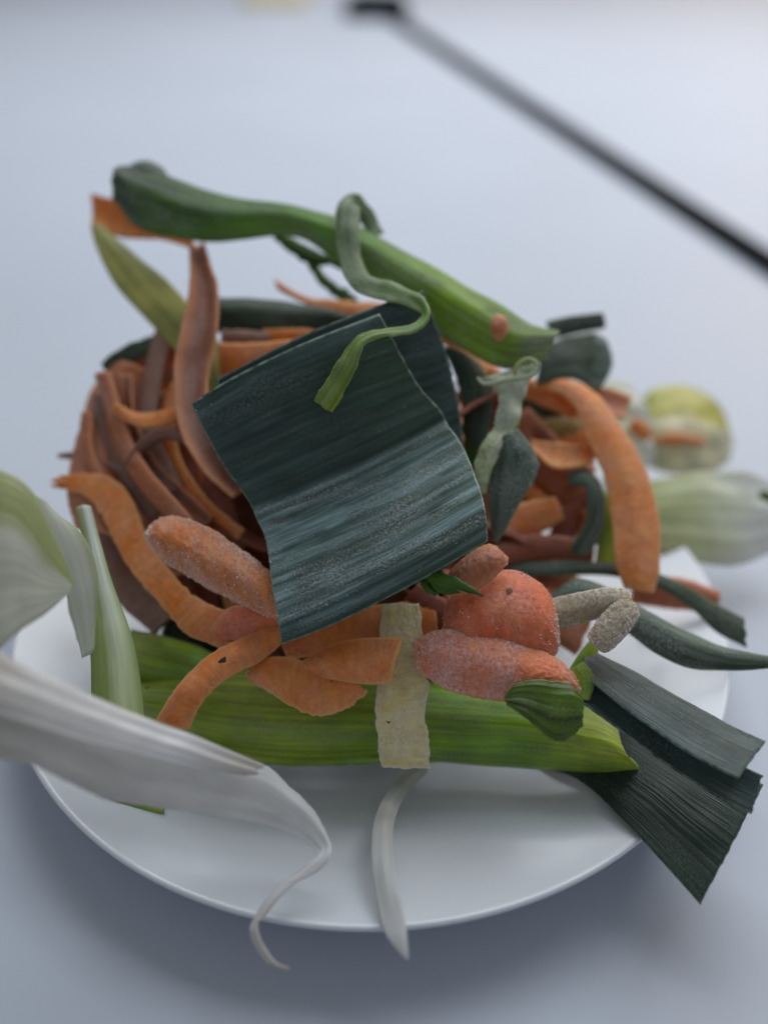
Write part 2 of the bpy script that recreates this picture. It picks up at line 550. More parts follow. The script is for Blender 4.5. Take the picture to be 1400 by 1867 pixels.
M['ice'] = simple('frost_ice', (.92, .94, .96), .4, .5)
M['ice_pink'] = simple('frost_ice_on_carrot', (.92, .82, .79), .45, .5)
M['plate'] = simple('glazed_white_porcelain', (.70, .745, .80), .22, .5, coat=.25, var=.02)
M['table'] = simple('white_lacquered_table', (.555, .605, .69), .5, .3, var=.05, scale=6, bump=(160, .06))
M['black'] = simple('black_rubber', (.007, .009, .013), .8, .08, var=.2)
M['cream'] = simple('cream_scrap', (.62, .55, .34), .5, .4, var=.15)
M['pit'] = simple('brown_pit', (.20, .10, .05), .7, .3)
M['dirt'] = simple('dark_speck', (.03, .028, .02), .7, .3)

# ------------------------------------------------------------------ setting
def sheet_box(name, x0, x1, y0, y1, z0, z1, mat):
    v = [(x, y, z) for z in (z0, z1) for y in (y0, y1) for x in (x0, x1)]
    f = [(0, 2, 3, 1), (4, 5, 7, 6), (0, 1, 5, 4), (2, 6, 7, 3), (0, 4, 6, 2), (1, 3, 7, 5)]
    me = bpy.data.meshes.new(name)
    me.from_pydata(v, [], f)
    return link(name, me, mat)


tag(sheet_box('table_top', -1.6, 1.6, -.7, 2.2, -.03, 0, M['table']), 'white table top under the plate', kind='structure')


def lathe(name, prof, mat, n=160, parent=None):
    V, F = [], []
    m = len(prof)
    for i in range(n):
        a = 2 * math.pi * i / n
        for r, z in prof:
            V.append((r * math.cos(a), r * math.sin(a), z))
    for i in range(n):
        for j in range(m - 1):
            a, b = i * m + j, ((i + 1) % n) * m + j
            F.append((a, b, b + 1, a + 1))
    me = bpy.data.meshes.new(name)
    me.from_pydata(V, [], F)
    me.polygons.foreach_set('use_smooth', [True] * len(F))
    return link(name, me, mat, parent)


pr = catmull([(.0001, .0062), (.03, .0062), (.055, .0066), (.068, .0085), (.082, .0125), (.093, .0158), (.0975, .0173),
              (.0995, .0180), (.1002, .0174), (.0996, .0162), (.0975, .0148), (.088, .0110), (.075, .0062), (.064, .0032)], 70)
plate = lathe('plate', [tuple(p) for p in pr], M['plate'])
tag(plate, 'round white glazed plate carrying the heap of vegetable scraps', 'plate')
lathe('foot_ring', [(.0001, .0022), (.056, .0022), (.058, .0002), (.062, .0002), (.0645, .0036), (.0665, .0046)], M['plate'], 96, plate)


# long black rod across the table behind the plate
def rod():
    a = on_plane(1490, 534, .0031)
    b = on_plane(708, 26, .0031)
    d = b - a
    L = np.linalg.norm(d)
    d /= L
    s = np.array([d[1], -d[0], 0])
    up = np.array([0, 0, 1.])
    V, F = [], []
    k = 14
    n = 24
    for i in range(n):
        p = a + d * L * i / (n - 1)
        for j in range(k):
            t = 2 * math.pi * j / k
            ct, st = math.cos(t), math.sin(t)
            V.append(tuple(p + s * .0085 * math.copysign(abs(ct) ** .6, ct) + up * .0030 * math.copysign(abs(st) ** .6, st)))
    for i in range(n - 1):
        for j in range(k):
            F.append((i * k + j, i * k + (j + 1) % k, (i + 1) * k + (j + 1) % k, (i + 1) * k + j))
    F.append(tuple(range(k))[::-1])
    F.append(tuple((n - 1) * k + j for j in range(k)))
    me = bpy.data.meshes.new('black_strip')
    me.from_pydata(V, [], F)
    me.polygons.foreach_set('use_smooth', [True] * len(F))
    o = link('black_strip', me, M['black'])
    tag(o, 'long straight black strip lying flat on the white table behind the plate', 'strip')
    # dark end block
    V, F = [], []
    e = b - d * .02
    x0, x1, z0, z1 = -.06, .02, 0.0004, .016
    rows = [(0, .8), (.25, 1), (.75, 1), (1, .8)]
    for yy, sc in ((0, .8), (.012, 1), (.10, 1), (.12, .8)):
        for t in range(20):
            a_ = 2 * math.pi * t / 20
            ca, sa = math.cos(a_), math.sin(a_)
            V.append((e[0] + (x0 + x1) / 2 + (x1 - x0) / 2 * sc * math.copysign(abs(ca) ** .5, ca), e[1] - .0 + yy,
                      (z0 + z1) / 2 + (z1 - z0) / 2 * sc * math.copysign(abs(sa) ** .5, sa)))
    for i in range(3):
        for j in range(20):
            F.append((i * 20 + j, i * 20 + (j + 1) % 20, (i + 1) * 20 + (j + 1) % 20, (i + 1) * 20 + j))
    F += [tuple(range(20))[::-1], tuple(60 + j for j in range(20))]
    me = bpy.data.meshes.new('end_block')
    me.from_pydata(V, [], F)
    me.polygons.foreach_set('use_smooth', [True] * len(F))
    link('end_block', me, M['black'], o)


rod()

def sh(rails, d):
    return [[(p[0], p[1], p[2] + d) + tuple(p[3:]) for p in r] for r in rails]


CG, LG = 'carrot peels in the heap', 'leek leaves in the heap'


def T(res, label, cat, group=None):
    tag(res[0], label, cat, group)
    return res


# ------------------------------------------------------------------ the broad leaf in front
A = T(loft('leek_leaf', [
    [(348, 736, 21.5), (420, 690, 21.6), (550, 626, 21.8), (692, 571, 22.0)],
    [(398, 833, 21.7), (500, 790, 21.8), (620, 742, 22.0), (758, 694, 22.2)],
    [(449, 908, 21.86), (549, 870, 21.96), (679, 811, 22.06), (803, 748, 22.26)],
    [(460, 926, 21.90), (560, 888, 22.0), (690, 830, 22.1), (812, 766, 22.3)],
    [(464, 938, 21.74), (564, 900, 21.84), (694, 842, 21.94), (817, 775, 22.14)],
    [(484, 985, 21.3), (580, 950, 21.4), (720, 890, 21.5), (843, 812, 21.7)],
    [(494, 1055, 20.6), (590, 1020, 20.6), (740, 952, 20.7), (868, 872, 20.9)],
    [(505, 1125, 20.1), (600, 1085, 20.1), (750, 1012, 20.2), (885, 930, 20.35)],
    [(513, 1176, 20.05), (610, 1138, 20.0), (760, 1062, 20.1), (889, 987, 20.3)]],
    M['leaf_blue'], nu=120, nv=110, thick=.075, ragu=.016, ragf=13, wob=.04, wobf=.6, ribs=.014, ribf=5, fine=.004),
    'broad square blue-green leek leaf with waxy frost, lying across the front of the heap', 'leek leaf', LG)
frost(A[0], A[1], A[2], 1700, .019, M['ice'], 5,
      lambda u, v: (.06 if v < .42 else .8) * max(0, .2 + 2.2 * noise.noise(Vector((u * 2, v * 22, 3.3)))))
frost(A[0], A[1], A[2], 500, .026, M['ice'], 6, lambda u, v: 1.0 if (u > .985 or u < .012) else 0.0, name='rim_frost')

T(loft('leek_leaf', [
    [(393, 692, 22.5), (540, 616, 22.6), (690, 556, 22.7), (771, 529, 22.8)],
    [(450, 815, 22.9), (600, 750, 23.0), (730, 705, 23.1), (822, 672, 23.2)],
    [(500, 955, 23.1), (640, 905, 23.1), (760, 870, 23.1), (850, 838, 23.0)]],
    M['leaf_slate'], nu=70, nv=40, thick=.07, ragu=.04, wob=.05, ribs=.012, ribf=5),
    'slate blue leek leaf layer showing behind the right edge of the broad square leaf', 'leek leaf', LG)

# ------------------------------------------------------------------ long green stem over the top
ST = T(loft('leek_leaf', [
    [(228, 300, 26.6), (300, 318, 26.4), (420, 358, 26.0), (540, 374, 25.6), (640, 405, 25.3), (760, 468, 24.9), (870, 530, 24.6), (960, 585, 24.3), (1022, 600, 24.2)],
    [(203, 362, 26.4), (258, 418, 26.2), (390, 442, 25.9), (530, 430, 25.6), (628, 485, 25.0), (735, 560, 24.5), (830, 628, 24.2), (920, 672, 23.9), (1000, 655, 23.9)]],
    M['stem'], nu=110, nv=36, thick=.09, bulge=.55, ragu=.06, wob=.06, wobf=.9, ribs=.012, ribf=4),
    'long rolled green leek leaf arching over the top of the heap', 'leek leaf', LG)
T(loft('leek_leaf', [
    [(226, 305, 27.2), (262, 292, 27.0), (296, 305, 26.9), (312, 330, 26.8)],
    [(215, 345, 26.9), (250, 350, 26.6), (285, 352, 26.6), (318, 352, 26.6)]],
    M['leaf_dark'], nu=30, nv=14, thick=.08, bulge=.35, dome=True, ragv=.03),
    'dark curled tip at the far left end of the long rolled green leaf', 'leek leaf', LG)
T(loft('carrot_crumb', [
    [(893, 598, 23.35), (903, 574, 23.4), (920, 578, 23.4), (928, 598, 23.35)],
    [(896, 604, 23.3), (903, 620, 23.25), (914, 620, 23.25), (927, 604, 23.3)]],
    M['brown'], nu=18, nv=12, thick=.12, bulge=.1, dome=True, lens=True, wob=.03, wobf=4),
    'small brown crumb stuck to the long rolled green leaf', 'vegetable crumb')
T(ribbon('leek_strip', [
    (690, 430, 25.6, 12, .1), (664, 388, 25.5, 17, .1), (638, 370, 24.6, 20, .05), (633, 420, 24.0, 23), (640, 480, 23.5, 21, -.1), (664, 516, 23.1, 19, -.2),
    (712, 532, 22.7, 18, -.2), (757, 548, 22.3, 15, -.1), (776, 574, 22.0, 9, .1), (752, 597, 21.75, 10, .15), (700, 605, 21.45, 10, .1), (656, 622, 21.3, 12, .05),
    (632, 664, 21.25, 18), (612, 703, 21.3, 21), (588, 740, 21.35, 22)],
    M['twist'], nu=170, nv=17, thick=.05, bulge=.08, ribs=.05, ribf=8, wob=.07, wobf=2.0, ragu=.03, ragv=.03, ragf=3),
    'thin twisted light green strip wound round the long leaf, its end on the broad leaf', 'leek strip', LG)
T(ribbon('green_frond', [(505, 425, 26.6, 10), (535, 448, 26.5, 13), (568, 468, 26.5, 15), (600, 474, 26.4, 10), (628, 486, 26.3, 7)],
         M['frond'], thick=.04, bulge=.06, ragv=.05), 'ragged green frond hanging below the long rolled leaf', 'herb frond')
T(ribbon('green_frond', [(560, 462, 26.6, 8), (576, 492, 26.6, 9), (600, 520, 26.5, 10), (632, 542, 26.4, 13), (650, 560, 26.4, 10)],
         M['frond'], thick=.04, bulge=.06, ragv=.05), 'thin bent green frond dropping onto the orange peel behind the leaf', 'herb frond')

# ------------------------------------------------------------------ right back leaves
T(loft('leek_leaf', [
    [(985, 640, 25.6), (1020, 618, 25.9), (1050, 610, 26.1), (1084, 606, 26.4)],
    [(978, 702, 25.4), (1010, 692, 25.5), (1045, 690, 25.7), (1076, 704, 26.0)]],
    M['leaf_dark'], nu=36, nv=20, thick=.08, bulge=.07, wob=.08, ribs=.02, ribf=4), 'dark green leek leaf at the right end of the long rolled leaf', 'leek leaf', LG)
T(loft('leek_leaf', [
    [(1070, 606, 26.7), (1090, 610, 26.8), (1106, 622, 27.0), (1114, 642, 27.3)],
    [(1066, 700, 26.4), (1080, 712, 26.4), (1096, 706, 26.6), (1110, 682, 27.1)]],
    M['frostgreen'], nu=24, nv=18, thick=.07, bulge=.10, wob=.06), 'blue-green leaf edge curling beyond the dark leaf at the right', 'leek leaf', LG)
T(ribbon('leek_leaf', [(945, 735, 26.1, 18), (985, 738, 26.2, 22), (1030, 760, 26.3, 20)], M['leaf_dark'], nu=24, thick=.07, bulge=.06),
  'dark green bit in the hollow under the big arched peel', 'leek leaf', LG)
T(ribbon('carrot_peel', [(270, 640, 26.7, 22), (310, 672, 26.6, 30), (345, 720, 26.4, 28)], M['brown'], nu=24, thick=.09, bulge=.08),
  'brown peel crossing behind the top of the tall curved brown peel', 'carrot peel', CG)
T(ribbon('leek_leaf', [(1000, 602, 26.4, 18), (1045, 592, 26.8, 17, .1), (1101, 584, 27.3, 15, .1)],
         M['leaf_dark'], thick=.06, bulge=.05), 'short dark strip with a square end sticking out right of the long rolled leaf', 'leek leaf', LG)

# ------------------------------------------------------------------ upper left
T(loft('carrot_peel', [
    [(165, 352, 27.6), (225, 368, 27.4), (290, 405, 27.1), (352, 440, 26.6)],
    [(167, 410, 27.4), (220, 431, 27.2), (288, 434, 27.0), (348, 450, 26.5)]],
    M['orange2'], nu=40, nv=14, thick=.09, bulge=-.1, ragv=.03, ragu=.03), 'orange carrot peel with square end under the tip of the long green leaf', 'carrot peel', CG)
T(loft('leek_strip', [
    [(166, 414, 27.0), (176, 450, 26.8), (215, 526, 26.4), (290, 606, 25.9), (345, 668, 25.5), (392, 720, 25.1)],
    [(184, 410, 27.0), (250, 466, 26.7), (320, 526, 26.2), (380, 600, 25.7), (411, 640, 25.4), (412, 700, 25.0)]],
    M['pale'], nu=60, nv=16, thick=.07, bulge=.18, wob=.05), 'flat pale yellow-green leek strip sloping down from the orange peel', 'leek strip', LG)
T(loft('carrot_peel', [
    [(347, 440, 26.0), (347, 520, 25.0), (331, 600, 24.4), (318, 690, 23.9), (329, 780, 23.4), (368, 855, 23.0), (425, 905, 22.8)],
    [(370, 440, 26.0), (395, 525, 24.9), (394, 592, 24.3), (378, 680, 23.9), (374, 745, 23.4), (405, 805, 23.0), (455, 870, 22.8)]],
    M['trough'], nu=90, nv=20, thick=.10, bulge=-.32, ragv=.02, ragf=3, wob=.05, fine=.01),
    'tall curved brown carrot peel standing beside the pale yellow-green strip', 'carrot peel', CG)
T(loft('leek_leaf', [
    [(392, 542, 26.0), (500, 546, 25.9), (600, 562, 25.7), (668, 582, 25.4)],
    [(392, 606, 25.7), (480, 608, 25.5), (560, 604, 25.4), (655, 596, 25.2)]],
    M['leaf_dark'], nu=50, nv=18, thick=.08, bulge=.3, ribs=.02, ribf=4, wob=.04), 'dark green rolled leaf lying level behind the broad square leaf', 'leek leaf', LG)
for pts, m, lab in (
    ([(404, 616, 25.3, 16), (450, 616, 25.2, 15), (492, 618, 25.2, 14)], 'dusk', 'greyish peel edge just below the level dark green rolled leaf'),
    ([(480, 616, 25.4, 16), (520, 612, 25.2, 14), (570, 610, 25.1, 12)], 'orange2', 'bright orange peel tip between rolled dark leaf and broad leaf'),
    ([(400, 655, 24.8, 30), (470, 652, 24.6, 28), (560, 640, 24.4, 24)], 'orange', 'level orange peel above the left corner of the broad leaf')):
    T(ribbon('carrot_peel', pts, M[m], thick=.09, bulge=.08, ragv=.02), lab, 'carrot peel', CG)
T(loft('carrot_peel', [
    [(499, 507, 27.0), (560, 540, 26.6), (640, 548, 26.2), (720, 556, 25.6), (800, 590, 25.0), (860, 640, 24.6), (892, 672, 24.4)],
    [(506, 528, 26.9), (570, 560, 26.4), (640, 580, 26.0), (720, 604, 25.2), (800, 622, 24.7), (850, 662, 24.4), (885, 690, 24.2)]],
    M['salmon'], nu=70, nv=12, thick=.09, bulge=.06, ragv=.03), 'long salmon carrot peel with pointed tip passing behind the broad leaf', 'carrot peel', CG)

# ------------------------------------------------------------------ left cluster of peels
T(loft('carrot_peel', [
    [(208, 655, 26.2), (165, 735, 25.8), (135, 815, 25.3), (122, 900, 24.8), (138, 965, 24.3)],
    [(275, 680, 26.2), (250, 770, 25.7), (240, 850, 25.2), (240, 930, 24.6), (262, 1000, 24.1)]],
    M['brown'], nu=60, nv=22, thick=.10, bulge=.35, ragv=.04, fine=.012), 'wide brown carrot peel forming the left flank of the heap', 'carrot peel', CG)
T(ribbon('carrot_peel', [(186, 680, 25.4, 14, .2), (203, 740, 25.0, 15, .25), (226, 810, 24.5, 16, .25), (262, 872, 23.9, 18, .25), (315, 930, 23.3, 17, .2), (352, 965, 22.9, 12)],
         M['brown'], nu=70, thick=.12, bulge=.12, ragv=.02, fine=.012), 'narrow pinkish brown peel running down the left flank to the frosted peel', 'carrot peel', CG)
T(ribbon('carrot_peel', [(298, 600, 26.0, 14), (286, 650, 25.7, 17, .1), (272, 720, 25.2, 18, .15), (266, 790, 24.8, 20, .15), (290, 850, 24.4, 24, .1), (310, 900, 24.0, 26)],
         M['dusk'], nu=60, thick=.10, bulge=.10, ragv=.02), 'greyish brown peel hanging behind the tall curved brown peel', 'carrot peel', CG)
for pts, m, lab in (
    ([(238, 760, 26.6, 20), (262, 715, 26.7, 28), (325, 700, 26.6, 30)], 'orange2', 'orange peel glimpsed between the brown strips on the left'),
    ([(180, 790, 26.8, 30), (185, 730, 26.9, 26), (205, 690, 27.0, 14)], 'orange', 'orange peel edge at the upper left flank of the heap'),
    ([(225, 705, 26.5, 24), (265, 660, 26.4, 26), (330, 630, 26.3, 22)], 'brown', 'brown peel crossing under the dark green scrap at upper left'),
    ([(106, 831, 25.4, 5), (135, 832, 25.3, 8, .1), (180, 845, 25.0, 11, .1), (250, 868, 24.6, 15)], 'dusk', 'thin dark peel tip poking out of the left flank'),
    ([(385, 720, 25.6, 18), (350, 800, 25.5, 24), (345, 920, 25.0, 26)], 'maroon', 'dark red peel deep behind the tall curved brown peel'),
    ([(405, 800, 24.8, 20), (396, 900, 24.3, 26), (425, 1000, 23.7, 26)], 'maroon', 'dark red peel in the shade left of the broad leaf'),
    ([(240, 890, 25.2, 22), (290, 960, 24.7, 26), (330, 1050, 24.3, 26)], 'brown', 'brown peel in the shade behind the jagged orange peel'),
    ([(190, 960, 25.0, 22), (222, 1060, 24.3, 28), (300, 1140, 23.7, 28)], 'dusk', 'dull peel in the shade above the light green stalk end')):
    T(ribbon('carrot_peel', pts, M[m], thick=.10, bulge=.12, ragv=.03), lab, 'carrot peel', CG)
for pts, m, bl, lab in (
    ([(226, 680, 25.4, 11, .2), (232, 770, 25.0, 14, .2), (270, 850, 24.5, 15, .2), (335, 915, 23.9, 15, .1), (380, 950, 23.6, 10)], 'trough', -.12, 'thin dark-centred peel just right of the narrow pinkish brown peel'),
    ([(158, 752, 25.3, 10, .2), (158, 830, 24.9, 14, .2), (196, 905, 24.5, 15, .2), (236, 960, 24.2, 10)], 'brown', .1, 'thin brown peel curling above the jagged orange peel'),
    ([(322, 700, 25.3, 11), (304, 770, 25.0, 15, .2), (318, 850, 24.5, 17, .2), (372, 925, 24.0, 16, .1), (440, 975, 23.5, 12)], 'orange', .1, 'thin orange peel curving behind the tall curved brown peel'),
    ([(176, 720, 25.6, 9, .2), (186, 800, 25.2, 12, .2), (228, 880, 24.7, 13, .2), (285, 940, 24.2, 12)], 'dusk', .1, 'thin greyish peel beside the narrow pinkish brown peel')):
    T(ribbon('carrot_peel', pts, M[m], nu=60, thick=.08, bulge=bl, ragv=.025, fine=.012), lab, 'carrot peel', CG)
for pts, m, lab in (
    ([(205, 742, 24.6, 8, .1), (255, 765, 24.4, 13, -.2), (310, 758, 24.3, 14, -.2), (345, 735, 24.4, 8)], 'orange', 'short orange peel lying crosswise over the left flank'),
    ([(232, 850, 24.2, 7, .1), (262, 812, 24.2, 12, .2), (300, 790, 24.0, 13, .2), (345, 800, 23.9, 9)], 'dusk', 'short greyish peel lying crosswise over the left flank')):
    T(ribbon('carrot_peel', pts, M[m], nu=50, thick=.08, bulge=.1, ragv=.04, fine=.012), lab, 'carrot peel', CG)
T(ribbon('leek_leaf', [(190, 672, 26.2, 12), (225, 650, 26.1, 17), (262, 632, 26.1, 15), (305, 614, 26.2, 10)],
         M['leaf_dark'], thick=.07, bulge=.06, ragv=.03), 'small dark green scrap on top of the left flank', 'leek leaf', LG)
T(loft('carrot_peel', [
    [(97, 889, 24.6), (150, 902, 24.3), (186, 942, 23.9), (226, 1022, 23.3), (290, 1102, 22.6), (345, 1158, 22.1), (410, 1185, 21.9)],
    [(104, 866, 24.7), (190, 866, 24.4), (238, 905, 24.0), (272, 985, 23.4), (335, 1070, 22.7), (395, 1108, 22.2), (455, 1122, 21.9)]],
    M['orange'], nu=90, nv=18, thick=.10, bulge=.07, ragv=.05, ragu=.4, ragf=6, fine=.012), 'long orange carrot peel with a jagged end running down the left side', 'carrot peel', CG)
FZ = T(loft('carrot_peel', [
    [(266, 972, 22.4), (296, 944, 22.3), (350, 948, 22.0), (420, 985, 21.7), (480, 1030, 21.4), (540, 1075, 21.2)],
    [(269, 990, 22.3), (305, 1026, 22.0), (370, 1068, 21.8), (440, 1106, 21.5), (500, 1128, 21.3), (540, 1140, 21.1)]],
    M['fuzz'], nu=90, nv=34, thick=.16, bulge=.42, dome=False, ragv=.03, wob=.05, fine=.03),
    'thick frosted carrot peel with a rounded end tucked under the broad leaf', 'carrot peel', CG)
frost(FZ[0], FZ[1], FZ[2], 3200, .026, M['ice_pink'], 8, lambda u, v: .3 + (.7 if v < .12 or v > .8 or u < .08 else 0))
T(loft('carrot_peel', [
    [(380, 1150, 22.0), (410, 1112, 22.0), (450, 1100, 21.9), (500, 1090, 21.8)],
    [(395, 1165, 21.9), (430, 1168, 21.8), (470, 1160, 21.7), (515, 1140, 21.6)]],
    M['red'], nu=40, nv=18, thick=.2, bulge=.25, fine=.02), 'short pinkish carrot end between the jagged peel and the arched peel', 'carrot peel', CG)
AR = T(loft('carrot_peel', sh([
    [(520, 1118, 21.5), (470, 1150, 21.2), (420, 1172, 20.9), (365, 1206, 20.7), (320, 1256, 20.5), (283, 1314, 20.6)],
    [(528, 1160, 21.3), (478, 1205, 20.9), (432, 1228, 20.6), (392, 1256, 20.4), (364, 1290, 20.3), (346, 1330, 20.4)]], 0.35),
    M['orange'], nu=80, nv=18, thick=.12, bulge=.16, ragv=.02, fine=.014), 'arched orange carrot peel with a dark speck resting on the green stalk', 'carrot peel', CG)
g = AR[1][38, 8]
gn = AR[2][38, 8]


def speck(parent, p, nrm, r, seed, mat='dirt', stretch=2.0):
    rnd = random.Random(seed)
    nrm = Vector(nrm)
    a = nrm.orthogonal().normalized()
    b = nrm.cross(a)
    V = [tuple(Vector(p) + nrm * r * .12)]
    k = 9
    for i in range(k):
        t = 2 * math.pi * i / k
        q = r * (.7 + .6 * rnd.random())
        V.append(tuple(Vector(p) + a * math.cos(t) * q + b * math.sin(t) * q / stretch - nrm * r * .06))
    F = [(0, 1 + i, 1 + (i + 1) % k) for i in range(k)] + [tuple(range(k, 0, -1))]
    me = bpy.data.meshes.new('speck')
    me.from_pydata(V, [], F)
    return link('speck', me, M[mat], parent)


speck(AR[0], g, gn, .0013, 3)

# ------------------------------------------------------------------ pale leek at left
T(loft('leek_leaf', [
    [(-70, 845, 17.6), (8, 858, 17.8), (62, 898, 18.1), (105, 985, 18.5), (135, 1066, 18.9)],
    [(-80, 1010, 17.3), (0, 990, 17.5), (40, 1010, 17.8), (80, 1050, 18.2), (132, 1072, 18.7)],
    [(-90, 1240, 17.2), (-10, 1192, 17.3), (35, 1152, 17.6), (85, 1118, 18.1), (128, 1080, 18.6)]],
    M['palewhite'], nu=50, nv=34, thick=.10, bulge=.1, wob=.06), 'broad pale leek layer with a green band at the far left', 'leek leaf', LG)
T(loft('leek_leaf', [
    [(60, 900, 19.4), (85, 985, 19.5), (120, 1080, 19.8), (150, 1200, 20.2)],
    [(92, 928, 19.7), (150, 975, 20.0), (178, 1050, 20.3), (172, 1180, 20.6)]],
    M['palegrey'], nu=40, nv=16, thick=.08, bulge=.12), 'translucent whitish leek layer right behind the banded pale layer', 'leek leaf', LG)
T(loft('leek_strip', [
    [(138, 925, 22.4), (160, 1050, 21.6), (165, 1180, 20.9), (166, 1330, 20.2)],
    [(166, 922, 22.4), (198, 1040, 21.6), (246, 1180, 20.9), (268, 1345, 20.2)]],
    M['palegreen'], nu=60, nv=22, thick=.09, bulge=.18, ribs=.015, ribf=3), 'pale green ribbed leek strip dropping behind the big white leek', 'leek strip', LG)
T(ribbon('cream_scrap', [(128, 1078, 22.6, 6), (133, 1110, 22.5, 9), (143, 1140, 22.5, 9), (144, 1168, 22.6, 4)], M['cream'], thick=.08, bulge=.06),
  'tiny cream scrap seen between the pale leek layers', 'vegetable crumb')

WL = T(loft('leek_leaf', [
    [(-90, 1150, 16.6), (-20, 1186, 16.9), (60, 1226, 17.2), (150, 1266, 17.6), (250, 1310, 18.1), (340, 1341, 18.5), (420, 1374, 18.9), (485, 1400, 19.2), (540, 1446, 19.35), (578, 1486, 19.4),
     (600, 1536, 19.3), (600, 1562, 19.1), (580, 1588, 18.95), (540, 1608, 18.85), (505, 1640, 18.7), (479, 1675, 18.55), (470, 1694, 18.4), (483, 1727, 18.3), (506, 1756, 18.2), (528, 1767, 18.2)],
    [(-90, 1370, 16.4), (-20, 1384, 16.6), (50, 1394, 16.9), (120, 1424, 17.3), (205, 1463, 17.8), (290, 1476, 18.2), (380, 1488, 18.6), (450, 1500, 18.9), (515, 1516, 19.15), (556, 1536, 19.25),
     (578, 1553, 19.2), (580, 1562, 19.1), (560, 1575, 18.95), (515, 1608, 18.85), (482, 1644, 18.7), (460, 1680, 18.55), (457, 1700, 18.4), (470, 1736, 18.3), (497, 1765, 18.2), (526, 1771, 18.2)]],
    M['white'], nu=190, nv=56, thick=.055, bulge=.20, ribs=.06, ribf=2.6, wob=.06, ragv=.035, ragf=3), 'large white leek leaf with a curling tail hanging over the front of the plate', 'leek leaf', LG)
loft('outer_layer', [
    [(-90, 1140, 16.2), (-20, 1180, 16.5), (60, 1221, 16.8), (150, 1261, 17.2), (250, 1305, 17.7), (340, 1337, 18.15), (420, 1369, 18.55), (480, 1394, 18.85)],
    [(-90, 1290, 15.9), (-20, 1300, 16.1), (60, 1322, 16.4), (150, 1350, 16.8), (240, 1372, 17.3), (320, 1392, 17.8), (390, 1408, 18.3), (450, 1416, 18.7)]],
    M['white'], nu=90, nv=34, thick=.05, bulge=.06, ribs=.05, ribf=2.6, wob=.05, ragu=.16, ragf=2.5, parent=WL[0])
T(ribbon('leek_strip', [(775, 1396, 22.7, 12), (728, 1440, 21.9, 16), (700, 1500, 20.45, 19), (698, 1570, 19.55, 21, .05), (710, 1650, 18.75, 22, .05), (722, 1700, 18.3, 20), (736, 1735, 18.1, 9), (743, 1750, 18.05, 3)],
         M['strand'], nu=70, nv=13, thick=.04, bulge=.035, wob=.05, ribs=.02, ribf=5), 'narrow white leek strip lying over the front rim of the plate', 'leek strip', LG)
T(ribbon('leek_strip', [(200, 1466, 21.45, 12), (240, 1468, 21.4, 16), (300, 1474, 21.3, 13)], M['stalk'], nu=24, thick=.06, bulge=.05),
  'small green scrap on the plate below the big white leek', 'leek strip', LG)

# ------------------------------------------------------------------ green stalk at the front
SK = T(loft('leek_stalk', sh([
    [(225, 1240, 22.6), (330, 1222, 22.3), (450, 1215, 22.1), (600, 1225, 22.0), (750, 1240, 22.0), (900, 1258, 22.0), (1020, 1278, 21.7), (1080, 1292, 21.3), (1128, 1322, 21.0)],
    [(225, 1318, 22.2), (330, 1348, 22.0), (430, 1380, 21.9), (560, 1390, 21.8), (700, 1386, 21.8), (850, 1394, 21.8), (960, 1402, 21.5), (1060, 1410, 21.2), (1130, 1414, 20.9), (1170, 1414, 20.8)]], 0.85),
    M['stalk'], nu=110, nv=40, thick=.10, bulge=0.85, wob=.07, wobf=.8, ribs=.014, ribf=4, arc=.7), 'thick bright green leek stalk lying along the front of the plate', 'leek stalk', LG)
T(ribbon('leek_leaf', [(430, 1372, 22.5, 8), (480, 1385, 22.45, 10), (580, 1388, 22.4, 9), (700, 1386, 22.4, 6), (800, 1388, 22.4, 3)],
         M['stalk'], nu=50, thick=.05, bulge=.05, ragv=.02), 'thin green inner layer peeping from under the thick green stalk', 'leek leaf', LG)
T(loft('leek_stalk', sh([
    [(240, 1146, 23.0), (300, 1160, 22.8), (370, 1182, 22.5), (440, 1225, 22.3)],
    [(236, 1250, 22.7), (300, 1262, 22.5), (370, 1272, 22.3), (440, 1285, 22.2)]], 0.7),
    M['stalk'], nu=50, nv=24, thick=.10, bulge=0.6, wob=.05), 'lighter green stalk end left of the arched orange peel', 'leek stalk', LG)

# ------------------------------------------------------------------ pieces on the stalk
CH = T(loft('carrot_peel', sh([
    [(449, 1226, 20.9), (480, 1200, 20.95), (540, 1200, 20.8), (600, 1228, 20.55), (645, 1246, 20.4), (669, 1258, 20.35)],
    [(451, 1240, 20.8), (490, 1262, 20.6), (530, 1288, 20.4), (578, 1306, 20.25), (635, 1292, 20.25), (669, 1262, 20.3)]], 0.5),
    M['salmon'], nu=80, nv=26, thick=.10, bulge=.14, ragv=.05, ragf=10, fine=.014), 'carrot chip with a bright serrated tip resting on the green stalk', 'carrot peel', CG)
frost(CH[0], CH[1], CH[2], 500, .018, M['ice_pink'], 11, lambda u, v: .35)
Q2 = T(loft('carrot_peel', sh([
    [(552, 1204, 20.9), (600, 1176, 20.8), (670, 1163, 20.55), (733, 1163, 20.4)],
    [(560, 1232, 20.7), (620, 1242, 20.45), (675, 1249, 20.25), (713, 1246, 20.2)]], 0.4),
    M['orange'], nu=60, nv=26, thick=.16, bulge=.24, ragu=.03, fine=.014), 'curved orange carrot piece overlapping the tan potato peel', 'carrot peel', CG)
T(loft('carrot_peel', sh([
    [(505, 1150, 21.6), (580, 1122, 21.6), (650, 1106, 21.6), (720, 1100, 21.6), (790, 1085, 21.7)],
    [(525, 1205, 21.4), (600, 1190, 21.4), (660, 1178, 21.4), (730, 1172, 21.4), (800, 1160, 21.4)]], .55),
    M['orange'], nu=50, nv=18, thick=.12, bulge=.16, fine=.012), 'shaded carrot peel just beneath the lower edge of the broad leaf', 'carrot peel', CG)
